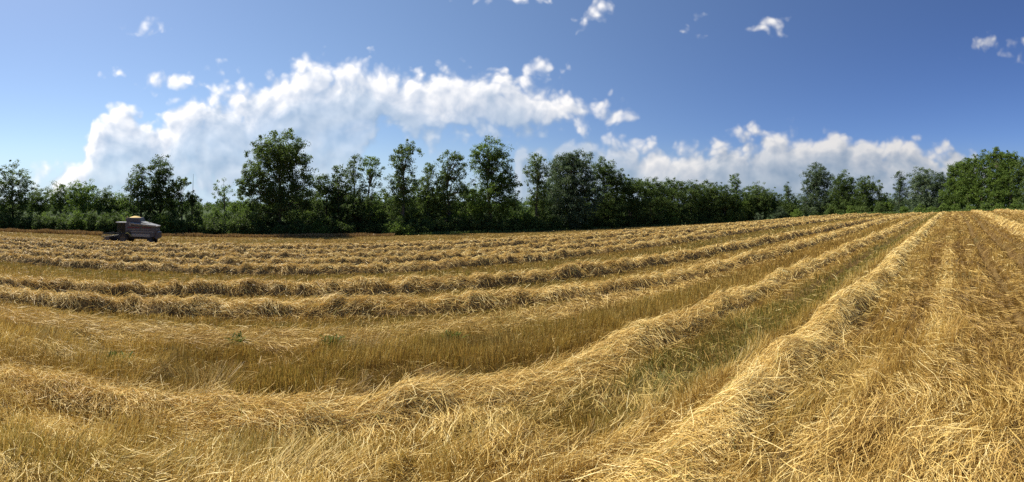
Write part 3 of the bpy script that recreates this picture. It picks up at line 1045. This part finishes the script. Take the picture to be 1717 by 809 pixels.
tree('young_tree', 'small pointed tree left of the tall pale willow-like tree', 1321, 8, [(1320, 320, 7, 10, .7), (1323, 340, 12, 16), (1325, 354, 14, 12)], 'leaf', .4)
tree('willow_tree', 'tall pale feathery willow-like tree standing higher than its neighbours', 1370, 6, [(1370, 293, 20, 18, .7), (1378, 308, 20, 22, .75), (1360, 314, 18, 20, .75), (1370, 340, 27, 22)], 'leaf_silver', .25)
tree('broadleaf_tree', 'dark upright tree close to the right of the willow-like tree', 1415, 6, [(1416, 305, 18, 16, .85), (1408, 325, 17, 22), (1424, 328, 18, 24), (1415, 348, 24, 16)], 'leaf', .35, bark='bark_dark')
tree('broadleaf_tree', 'dark open-crowned tree, right half of the dark pair after the willow', 1452, 6, [(1452, 310, 16, 14, .8), (1446, 328, 16, 20, .9), (1462, 330, 14, 18, .8), (1452, 347, 20, 14)], 'leaf', .35, bark='bark_dark')
tree('small_tree', 'thin drooping tree hanging off the right of the dark pair', 1473, 7, [(1471, 312, 8, 12, .55), (1476, 330, 8, 14, .6), (1474, 347, 11, 10)], 'leaf', .5)
tree('young_tree', 'lowest round bush-like tree in the dip above the crest of the field', 1489, 10, [(1489, 338, 12, 11), (1493, 346, 14, 9)], 'leaf_light', .45)
tree('young_tree', 'slim upright pale tree just left of the silver-topped round tree', 1509, 7, [(1508, 300, 9, 12, .7), (1510, 320, 12, 16, .8), (1512, 340, 15, 14)], 'leaf_silver', .2)
tree('silver_tree', 'round tree with silvery top, left of the bright green wood', 1547, 7, [(1546, 300, 21, 18), (1550, 322, 24, 24), (1546, 340, 24, 14)], 'leaf_silver', .45)
tree('broadleaf_tree', 'olive green tree filling the space between silvery tree and bright wood', 1578, 8, [(1574, 304, 15, 18), (1582, 325, 18, 22), (1578, 342, 20, 12)], 'leaf_silver', .15)
GW = 'trees of the bright green wood at the right'
tree('wood_tree', 'bright green tree forming the left corner of the right-hand wood', 1600, 5, [(1594, 287, 7, 12, .8), (1606, 284, 7, 12, .8), (1602, 306, 16, 20), (1600, 330, 22, 22)], 'leaf_light', .30, group=GW)
tree('wood_tree', 'bright green tree second from the left corner of the right-hand wood', 1624, 4, [(1615, 279, 7, 12, .8), (1627, 276, 7, 13, .8), (1624, 300, 17, 22), (1626, 326, 22, 26)], 'leaf_light', .30, group=GW)
tree('wood_tree', 'bright green tree left of the highest point of the right-hand wood', 1646, 4, [(1637, 272, 7, 12, .8), (1651, 266, 8, 14, .8), (1646, 293, 17, 24), (1648, 324, 22, 28)], 'leaf_light', .30, group=GW)
tree('wood_tree', 'tallest bright green tree, the highest point of the right-hand wood', 1671, 4, [(1671, 258, 7, 12, .8), (1662, 268, 7, 13, .8), (1679, 268, 7, 13, .8), (1670, 290, 18, 24), (1672, 322, 22, 30)], 'leaf_light', .30, group=GW)
tree('wood_tree', 'bright green tree right of the highest point of the right-hand wood', 1695, 4, [(1690, 266, 7, 12, .8), (1702, 270, 7, 12, .8), (1696, 292, 17, 22), (1694, 322, 22, 28)], 'leaf_light', .30, group=GW)
tree('wood_tree', 'shaded green tree cut by the right edge of the picture', 1719, 4, [(1716, 280, 16, 18), (1722, 310, 24, 36)], 'leaf', .6, group=GW)
tree('wood_tree', 'green tree in the second rank behind the left part of the right-hand wood', 1612, 12, [(1614, 296, 20, 22), (1618, 326, 26, 24)], 'leaf', .5, group=GW)
tree('wood_tree', 'green tree in the second rank behind the right part of the right-hand wood', 1684, 11, [(1682, 280, 20, 22), (1684, 316, 28, 34)], 'leaf', .5, group=GW)
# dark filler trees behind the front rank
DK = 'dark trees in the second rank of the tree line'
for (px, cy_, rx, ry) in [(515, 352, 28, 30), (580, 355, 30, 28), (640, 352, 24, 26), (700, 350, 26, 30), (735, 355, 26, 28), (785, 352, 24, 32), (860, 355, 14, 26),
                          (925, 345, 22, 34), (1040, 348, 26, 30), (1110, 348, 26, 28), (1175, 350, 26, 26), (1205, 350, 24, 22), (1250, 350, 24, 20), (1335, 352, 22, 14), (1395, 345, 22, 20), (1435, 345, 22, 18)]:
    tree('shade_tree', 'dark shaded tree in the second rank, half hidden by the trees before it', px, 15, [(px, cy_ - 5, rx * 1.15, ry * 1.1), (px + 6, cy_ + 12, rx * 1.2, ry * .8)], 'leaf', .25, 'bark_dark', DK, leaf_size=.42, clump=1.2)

# bare thin stem on the ivy-covered stump
bR = float(edge_r(322)) + 9
bs_ = bR / F
bz = gz(*at(322, bR))
bare = tube(np.array([[0, 0, 3.0], [0.15, 0, 4.5], [0.28, 0, (HZ - 308) * bs_ + EYE - bz], [0.42, 0, (HZ - 292) * bs_ + EYE - bz]]), [0.08, 0.06, 0.045, 0.02], 5)
obj('bare_stem', new_mesh('bare_stem', *bare, [M['bark']], smooth=True), snag)


def shrub(label, group, px, back, h, w, leaf='leaf', tone=0.4, size=0.28, name='shrub'):
    R_ = float(edge_r(px)) + back
    x, y = at(px, R_)
    z = gz(x, y)
    m = max(8, int(5.5 * w * h))
    dv = unit(rng.normal(size=(m, 3)))
    dv[:, 2] = np.abs(dv[:, 2]) * 1.0
    rad = rng.uniform(0.55, 1.0, m) * (1 + 0.14 * rng.normal(size=m))
    c = dv * rad[:, None] * np.array([w * 0.5, w * 0.42, h * 0.92])
    c[:, 2] = np.maximum(c[:, 2], 0.2)
    # skirt down to the ground
    ms = m // 2
    a = rng.random(ms) * 6.283
    rr_ = rng.uniform(0.5, 1.0, ms)
    sk = np.stack([np.cos(a) * rr_ * w * 0.5, np.sin(a) * rr_ * w * 0.42, rng.uniform(0.15, 0.55, ms) * h], -1)
    c = np.concatenate([c, sk])
    V, Q, tn = leaf_cloud(c, rng.uniform(0.4, 0.85, len(c)), 34, size, np.clip(tone + rng.normal(0, 0.14, len(c)), 0, 1))
    st = merge([tube([[0, 0, -0.2], [rng.normal(0, .1) * w, rng.normal(0, .1) * w, h * 0.4], [rng.normal(0, .22) * w, rng.normal(0, .18) * w, h * 0.8]], [0.07, 0.05, 0.02], 4) for _ in range(4)])
    root = thing(name, label, 'shrub', (x, y, z), 0, group)
    obj('foliage', new_mesh('foliage', V, Q, [M[leaf]], {'tone': tn, 'green': np.repeat((rng.random(len(Q)) < .1) * .6, 4)}), root)
    obj('stem', new_mesh('stem', *st, [M['bark_dark']]), root)
    return root


def hedge(label, group, x0, x1, step, back, h, w, leaf, tone):
    px = x0
    while px < x1:
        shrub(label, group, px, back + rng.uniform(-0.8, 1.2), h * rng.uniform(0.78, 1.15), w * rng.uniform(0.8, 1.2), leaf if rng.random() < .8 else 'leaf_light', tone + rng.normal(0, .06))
        px += step * rng.uniform(0.75, 1.25)


hedge('dark leafy shrub in the dense hedge along the field left of the combine', 'hedge shrubs left of the combine', -40, 168, 25, 3.2, 4.4, 4.2, 'leaf', .40)
hedge('dark leafy shrub in the hedge directly behind the combine harvester', 'hedge shrubs behind the combine', 172, 290, 24, 3.2, 4.2, 4.0, 'leaf', .42)
hedge('sunlit leafy shrub in the hedge between the combine and the giant tree', 'hedge shrubs before the giant tree', 296, 430, 24, 3.0, 4.2, 4.2, 'leaf', .5)
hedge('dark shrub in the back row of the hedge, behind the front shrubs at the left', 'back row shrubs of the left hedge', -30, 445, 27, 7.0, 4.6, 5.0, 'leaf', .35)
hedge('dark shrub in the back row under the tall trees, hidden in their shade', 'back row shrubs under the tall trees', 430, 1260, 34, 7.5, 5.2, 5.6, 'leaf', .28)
hedge('green shrub standing behind the hedge left of the giant tree', 'back shrubs left of the giant tree', 330, 420, 28, 9.5, 5.2, 4.6, 'leaf_light', .3)
hedge('shaded undergrowth shrub at the foot of the giant tree and first poplars', 'undergrowth shrubs from giant tree to poplars', 438, 660, 27, 2.8, 3.2, 4.0, 'leaf', .3)
hedge('olive undergrowth shrub below the knob-topped poplar and its neighbours', 'undergrowth shrubs below the tall poplars', 662, 866, 26, 2.8, 3.4, 4.0, 'leaf', .38)
hedge('dark undergrowth shrub below the massive silvery tree', 'undergrowth shrubs below the silvery tree', 900, 1050, 26, 2.0, 3.6, 4.2, 'leaf', .35)
hedge('dark undergrowth shrub below the lower even tree line', 'undergrowth shrubs below the even tree line', 1056, 1250, 24, 2.4, 3.8, 4.4, 'leaf', .38)
hedge('green shrub at the foot of the dark pair and the willow-like tree', 'shrubs below the willow and dark pair', 1345, 1500, 22, 2.0, 2.6, 3.4, 'leaf', .5)
hedge('green shrub along the foot of the right-hand wood', 'shrubs below the right-hand wood', 1516, 1730, 24, 1.2, 2.2, 3.0, 'leaf_light', .35)
shrub('round grey-green shrub alone at the foot of the wide tree, left of a larger one', 'pale shrubs before the tree line', 1272, 2.0, 3.0, 3.2, 'leaf_silver', .5)
shrub('broad bright shrub right of the round grey-green one, before the tree line', 'pale shrubs before the tree line', 1308, 2.5, 4.6, 5.4, 'leaf_silver', .25)
shrub('low flat bright shrub left of the willow-like tree', 'pale shrubs before the tree line', 1338, 2.5, 3.2, 5.0, 'leaf_light', .5)
shrub('pale rounded shrub among dark undergrowth below the silvery tree', 'pale shrubs before the tree line', 962, 1.5, 4.4, 3.6, 'leaf_silver', .45)
shrub('light yellow-green shrub low in the shade below the knob-topped poplar', 'pale shrubs before the tree line', 668, 1.8, 3.2, 6.0, 'leaf_light', .45)

# far-off wood closing the gaps
n = 2600
px = np.concatenate([rng.uniform(-60, 1000, 1700), rng.uniform(1000, 1760, 900)])
rr = rng.uniform(260, 330, n)
a = (px - CX) / F
hx = (8.5 + 2.5 * fbm(px / 26.0, 0 * px, 800, 3) + 1.5 * fbm(px / 9.0, 0 * px, 803, 2)) * np.where(px > 1100, 0.8, 1.0)
x, y = rr * np.sin(a), rr * np.cos(a)
u, d = to_ud(x, y)
c = np.stack([x, y, zland(u, d) + hx * rng.uniform(0.15, 1.0, n) ** 0.6], -1)
V, Q, tn = leaf_cloud(c, np.full(n, 2.3), 24, 1.25, np.clip(0.35 + rng.normal(0, .15, n), 0, 1))
o = obj('distant_forest', new_mesh('distant_forest', V, Q, [M['leaf']], {'tone': tn, 'green': np.zeros(len(V))}))
tag(o, 'dark far-off wood seen through the gaps of the tree line', 'forest', kind='stuff')

# ------------------------------------------------------------------ weeds
def weed(px, py, label, h=0.3):
    dep = (py - HZ) / F
    r = 6.0
    for _ in range(20):
        x, y = at(px, r)
        r = (EYE - gz(x, y)) / dep
    x, y = at(px, r)
    u, d = to_ud(x, y)
    z = float(zground(np.array(u), np.array(d)))
    n = 70
    th = rng.random(n) * 6.283
    el = rng.uniform(0.35, 1.4, n)
    L = h * rng.uniform(0.5, 1.2, n)
    t = np.linspace(0, 1, 4)[None, :]
    hor = L[:, None] * np.cos(el)[:, None] * t
    ver = L[:, None] * (np.sin(el)[:, None] * t - 0.35 * t ** 2)
    bx, by = rng.normal(0, h * 0.25, n), rng.normal(0, h * 0.25, n)
    P = np.stack([bx[:, None] + np.cos(th)[:, None] * hor, by[:, None] + np.sin(th)[:, None] * hor, 0.03 + ver], -1)
    side = np.stack([-np.sin(th), np.cos(th), rng.normal(0, .4, n)], -1)
    V, Q = ribbons(P, np.full(n, 0.028) * rng.uniform(.6, 1.3, n), unit(side))
    me = new_mesh('weed', V, Q, [M['weed']], {'tone': np.repeat(rng.random(n), 8), 'green': np.zeros(len(V))})
    return tag(obj('weed', me, loc=(x, y, z)), label, 'weed', 'green weeds growing through the straw')


weed(757, 578, 'green leafy weed in the flattened straw, the most central one', .26)
weed(400, 582, 'green leafy weed in flattened straw below and right of the combine', .24)
weed(195, 612, 'dark green weed clump in the stubble, leftmost of the weeds', .26)
weed(560, 588, 'small dull green weed between the two central weeds', .26)

# ------------------------------------------------------------------ combine harvester
M['silver'] = plain('weathered_silver_panel', (0.080, 0.076, 0.084), 0.5, 0.0, 0.12, 1.6)
M['silver_light'] = plain('pale_galvanised_sheet', (0.24, 0.24, 0.235), 0.42, 0.2, 0.08, 2.0)
M['red'] = plain('faded_red_stripe', (0.13, 0.025, 0.03), 0.55, 0, 0.15, 3)
M['dark_steel'] = plain('dark_oily_steel', (0.045, 0.043, 0.04), 0.6, 0.2, 0.2, 4)
M['rubber'] = plain('dusty_tyre_rubber', (0.035, 0.032, 0.028), 0.85, 0, 0.25, 5)
M['rim'] = plain('dull_rim_paint', (0.10, 0.10, 0.095), 0.5, 0.0, 0.15, 4)
M['yellow'] = plain('worn_yellow_green_guard', (0.34, 0.32, 0.10), 0.55, 0, 0.15, 4)
M['kernels'] = plain('grain_kernels', (0.56, 0.38, 0.12), 0.8, 0, 0.15, 30)
gm_, gt, gb = material('cab_glass')
gb.inputs['Base Color'].default_value = (0.03, 0.045, 0.045, 1)
gb.inputs['Roughness'].default_value = 0.08
gb.inputs['Transmission Weight'].default_value = 0.55
gb.inputs['IOR'].default_value = 1.3
M['glass'] = gm_


class BM:
    def __init__(self):
        self.b = bmesh.new()

    def box(self, c, s, rot=None):
        r = bmesh.ops.create_cube(self.b, size=1.0)
        mt = Matrix.Translation(c) @ (rot or Matrix.Identity(4)) @ Matrix.Diagonal((*s, 1))
        bmesh.ops.transform(self.b, matrix=mt, verts=r['verts'])
        return self

    def prism(self, prof, y0, y1):
        """profile in (x, z) swept across y"""
        a = [self.b.verts.new((x, y0, z)) for x, z in prof]
        b = [self.b.verts.new((x, y1, z)) for x, z in prof]
        self.b.faces.new(a)
        self.b.faces.new(b[::-1])
        n = len(prof)
        for i in range(n):
            self.b.faces.new((a[i], b[i], b[(i + 1) % n], a[(i + 1) % n]))
        return self

    def cyl(self, p, q, r, seg=16, r2=None):
        p, q = Vector(p), Vector(q)
        d = q - p
        res = bmesh.ops.create_cone(self.b, cap_ends=True, segments=seg, radius1=r, radius2=r if r2 is None else r2, depth=d.length)
        mt = Matrix.Translation((p + q) / 2) @ d.to_track_quat('Z', 'Y').to_matrix().to_4x4()
        bmesh.ops.transform(self.b, matrix=mt, verts=res['verts'])
        return self

    def lathe(self, prof, c, seg=28):
        """profile (radius, y) turned about the y axis through c"""
        rings = []
        for r_, yy in prof:
            rings.append([self.b.verts.new((c[0] + r_ * math.cos(i * 2 * math.pi / seg), c[1] + yy, c[2] + r_ * math.sin(i * 2 * math.pi / seg))) for i in range(seg)])
        for a, b in zip(rings, rings[1:]):
            for i in range(seg):
                self.b.faces.new((a[i], a[(i + 1) % seg], b[(i + 1) % seg], b[i]))
        return self

    def done(self, name, mat, parent, bevel=0.0):
        bmesh.ops.recalc_face_normals(self.b, faces=self.b.faces)
        if bevel:
            bmesh.ops.bevel(self.b, geom=[e for e in self.b.edges if e.is_manifold and e.calc_face_angle(0) > 0.5], offset=bevel, segments=2, affect='EDGES', profile=0.6)
        me = bpy.data.meshes.new(name)
        self.b.to_mesh(me)
        self.b.free()
        me.materials.append(mat)
        return obj(name, me, parent)


# local frame: +x is the driving direction, +y its left side (towards the camera side), z up
cR = 54.8
KS = 0.80
KZ = 0.92
cx_, cy_ = at(222, cR)
cz_ = gz(cx_, cy_)
head = math.atan2(-UY, -UX)
comb = thing('combine_harvester', 'old silver-grey combine harvester with red stripe working at the far left of the field', 'combine', (cx_, cy_, cz_ + 0.02), head)
comb.scale = (KS, KS, KZ)
W2 = 1.25
BM().prism([(0.75, 1.25), (0.75, 3.05), (0.2, 3.12), (-1.6, 3.10), (-4.1, 2.50), (-4.25, 1.95), (-4.0, 1.18), (-3.2, 0.98)], -W2, W2).done('body', M['silver'], comb, 0.04)
BM().prism([(0.55, 3.0), (0.72, 3.62), (0.2, 3.70), (-1.55, 3.68), (-1.85, 3.02)], -W2 + 0.06, W2 - 0.06).done('grain_tank', M['silver'], comb, 0.03)
BM().box((-0.65, W2 + 0.012, 2.36), (2.0, 0.02, 0.16)).box((-2.75, W2 + 0.012, 2.36), (1.5, 0.02, 0.13)).done('stripe', M['red'], comb)
BM().box((-1.8, W2 + 0.02, 1.80), (4.3, 0.04, 0.09)).box((-1.5, W2 + 0.02, 2.14), (3.6, 0.03, 0.05)).done('side_trim', M['silver_light'], comb, 0.01)
BM().prism([(-1.9, 3.06), (-1.8, 3.16), (-4.35, 2.58), (-4.32, 2.46)], -W2 - 0.05, W2 + 0.05).done('hood_edge', M['silver_light'], comb)
BM().box((-1.6, W2 + 0.015, 1.32), (3.4, 0.03, 0.38)).done('side_panel', M['silver_light'], comb, 0.01)
BM().prism([(-4.05, 1.9), (-4.55, 1.75), (-4.6, 1.0), (-4.25, 0.8), (-3.9, 1.1)], -1.0, 1.0).done('straw_hood', M['silver'], comb, 0.03)
BM().cyl((-0.2, W2 + 0.22, 2.92), (-4.3, W2 + 0.22, 2.60), 0.15, 14).box((-0.15, W2 + 0.15, 2.85), (0.35, 0.3, 0.4)).done('unloading_auger', M['silver_light'], comb)
# cab
cab = BM().box((1.55, 0.05, 1.45), (1.5, 1.7, 0.22)).box((0.86, 0.05, 2.2), (0.1, 1.65, 1.4)).done('cab', M['dark_steel'], comb, 0.02)
cg_ = BM().prism([(0.92, 1.56), (0.92, 2.92), (2.15, 2.92), (2.35, 2.2), (2.1, 1.56)], -0.74, 0.84)
cg_.done('window', M['glass'], cab)
for yy in (-0.77, 0.87):
    for xx, ww in ((2.2, 0.07), (1.45, 0.06)):
        BM().box((xx, yy, 2.25), (ww, ww, 1.4)).done('pillar', M['dark_steel'], cab)
BM().box((1.62, 0.05, 3.0), (1.75, 1.85, 0.13)).done('roof', M['silver_light'], cab, 0.04)
BM().box((1.2, 0.0, 1.95), (0.5, 0.55, 0.14)).box((1.0, 0.0, 2.3), (0.12, 0.55, 0.7)).done('driver_seat', M['rubber'], cab, 0.03)
# ladder, platform rail
ld_ = BM()
for zz in (0.55, 0.85, 1.15, 1.4):
    ld_.box((1.25, W2 + 0.12, zz), (0.42, 0.16, 0.04))
for xx in (1.03, 1.47):
    ld_.cyl((xx, W2 + 0.16, 0.45), (xx, W2 + 0.10, 2.3), 0.025, 8)
ld_.done('ladder', M['dark_steel'], comb)
bel = BM()
bel.lathe([(0.0, 0.0), (0.42, 0.0), (0.42, 0.06), (0.3, 0.08), (0.0, 0.08)], (0.15, W2 + 0.03, 1.55), 22)
bel.lathe([(0.0, 0.0), (0.26, 0.0), (0.26, 0.06), (0.0, 0.06)], (0.85, W2 + 0.03, 1.3), 18)
bel.done('belt_pulley', M['dark_steel'], comb)
BM().prism([(0.8, 1.12), (0.95, 1.5), (0.25, 1.72), (-0.35, 1.3), (-0.35, 1.2), (0.25, 1.58), (0.86, 1.4)], W2 + 0.12, W2 + 0.3).done('belt_guard', M['yellow'], comb)
BM().cyl((-2.6, -0.7, 3.0), (-2.6, -0.7, 3.55), 0.07, 10).done('exhaust_pipe', M['dark_steel'], comb)
BM().box((0.63, 0.7, 3.72), (0.12, 0.12, 0.24)).done('beacon', plain('amber_lamp', (0.5, 0.28, 0.05), 0.3), comb, 0.02)
# chassis
BM().box((-1.2, 0, 0.95), (4.6, 1.5, 0.35)).box((1.0, 0, 0.85), (0.3, 2.3, 0.3)).box((-3.3, 0, 0.62), (0.2, 1.9, 0.2)).done('chassis', M['dark_steel'], comb)


def wheel(x, y, r, w, sgn):
    prof = [(r * 0.56, -w / 2), (r * 0.9, -w / 2), (r * 0.985, -w * 0.36), (r, 0), (r * 0.985, w * 0.36), (r * 0.9, w / 2), (r * 0.56, w / 2)]
    wb = BM().lathe(prof, (x, y, r), 30)
    for i in range(20):
        a = i * 2 * math.pi / 20
        for sd_ in (-1, 1):
            rot = Matrix.Rotation(-a, 4, 'Y') @ Matrix.Rotation(sd_ * 0.55, 4, 'X')
            wb.box((x + (r + 0.012) * math.cos(a + sd_ * .07), y + sd_ * w * 0.23, r + (r + 0.012) * math.sin(a + sd_ * .07)), (0.05, w * 0.46, 0.06), rot)
    wh = bpy.data.objects.new('wheel', None)
    C.objects.link(wh)
    wh.parent = comb
    wb.done('tyre', M['rubber'], wh)
    BM().lathe([(r * 0.57, sgn * w * 0.42), (r * 0.50, sgn * w * 0.40), (r * 0.44, sgn * w * 0.18), (r * 0.18, sgn * w * 0.14), (r * 0.15, sgn * w * 0.26), (0.001, sgn * w * 0.27)], (x, y, r), 26).done('rim', M['rim'], wh)


wheel(1.0, 1.45, 0.80, 0.56, 1)
wheel(1.0, -1.45, 0.80, 0.56, -1)
wheel(-3.3, 1.05, 0.52, 0.36, 1)
wheel(-3.3, -1.05, 0.52, 0.36, -1)
# feeder house and header with its reel
BM().prism([(1.6, 0.75), (1.6, 1.4), (3.1, 0.95), (3.1, 0.3)], -0.62, 0.62).done('feeder_house', M['dark_steel'], comb, 0.02)
hd = BM().prism([(3.0, 0.2), (3.0, 1.15), (3.12, 1.18), (3.2, 0.35), (4.1, 0.16), (4.1, 0.10), (3.1, 0.12)], -2.5, 2.5).done('header', M['dark_steel'], comb)
for yy in (-2.54, 2.54):
    BM().prism([(2.95, 0.12), (2.95, 1.22), (3.5, 1.05), (4.3, 0.45), (4.95, 0.12)], yy - 0.05, yy + 0.05).done('divider', M['silver'] if yy > 0 else M['dark_steel'], hd, 0.01)
BM().cyl((3.42, -2.45, 0.52), (3.42, 2.45, 0.52), 0.24, 18).done('feed_auger', M['rim'], hd)
rl = BM().cyl((3.95, -2.4, 1.0), (3.95, 2.4, 1.0), 0.06, 10)
for i in range(6):
    a = i * math.pi / 3 + 0.2
    bx, bz_ = 3.95 + 0.52 * math.cos(a), 1.0 + 0.52 * math.sin(a)
    rl.cyl((bx, -2.4, bz_), (bx, 2.4, bz_), 0.03, 6)
    for yy in (-2.3, -0.8, 0.8, 2.3):
        rl.cyl((3.95, yy, 1.0), (bx, yy, bz_), 0.022, 6)
    for yy in np.linspace(-2.3, 2.3, 24):
        rl.cyl((bx, float(yy), bz_), (bx + 0.02, float(yy), bz_ - 0.2), 0.01, 4)
rl.done('reel', M['dark_steel'], hd)
for yy in (-2.48, 2.48):
    BM().cyl((3.02, yy, 1.18), (4.0, yy, 1.02), 0.035, 8).done('reel_arm', M['dark_steel'], hd)
# heap of grain showing above the tank: lies in the tank, so a thing of its own
hv, hq = [], []
nr, ns = 8, 28
for i in range(nr):
    for j in range(ns):
        rr_ = i / (nr - 1)
        a = j * 2 * math.pi / ns
        hv.append((0.98 * rr_ * math.cos(a), 1.0 * rr_ * math.sin(a), 0.26 * (1 - rr_ ** 1.5) + 0.015 * math.sin(5 * a + i) * rr_ * (1 - rr_) - 0.04 * (i == nr - 1)))
for i in range(nr - 1):
    for j in range(ns):
        hq.append((i * ns + j, i * ns + (j + 1) % ns, (i + 1) * ns + (j + 1) % ns, (i + 1) * ns + j))
gx_, gy_ = cx_ + math.cos(head) * -0.5 * KS, cy_ + math.sin(head) * -0.5 * KS
gh = obj('grain_heap', new_mesh('grain_heap', np.array(hv), np.array(hq), [M['kernels']], smooth=True), loc=(gx_, gy_, cz_ + 0.02 + 3.69 * KZ))
gh.rotation_euler = (0, 0, head)
gh.scale = (KS, KS, KS)
tag(gh, 'golden heap of grain rising above the tank of the combine', 'grain')
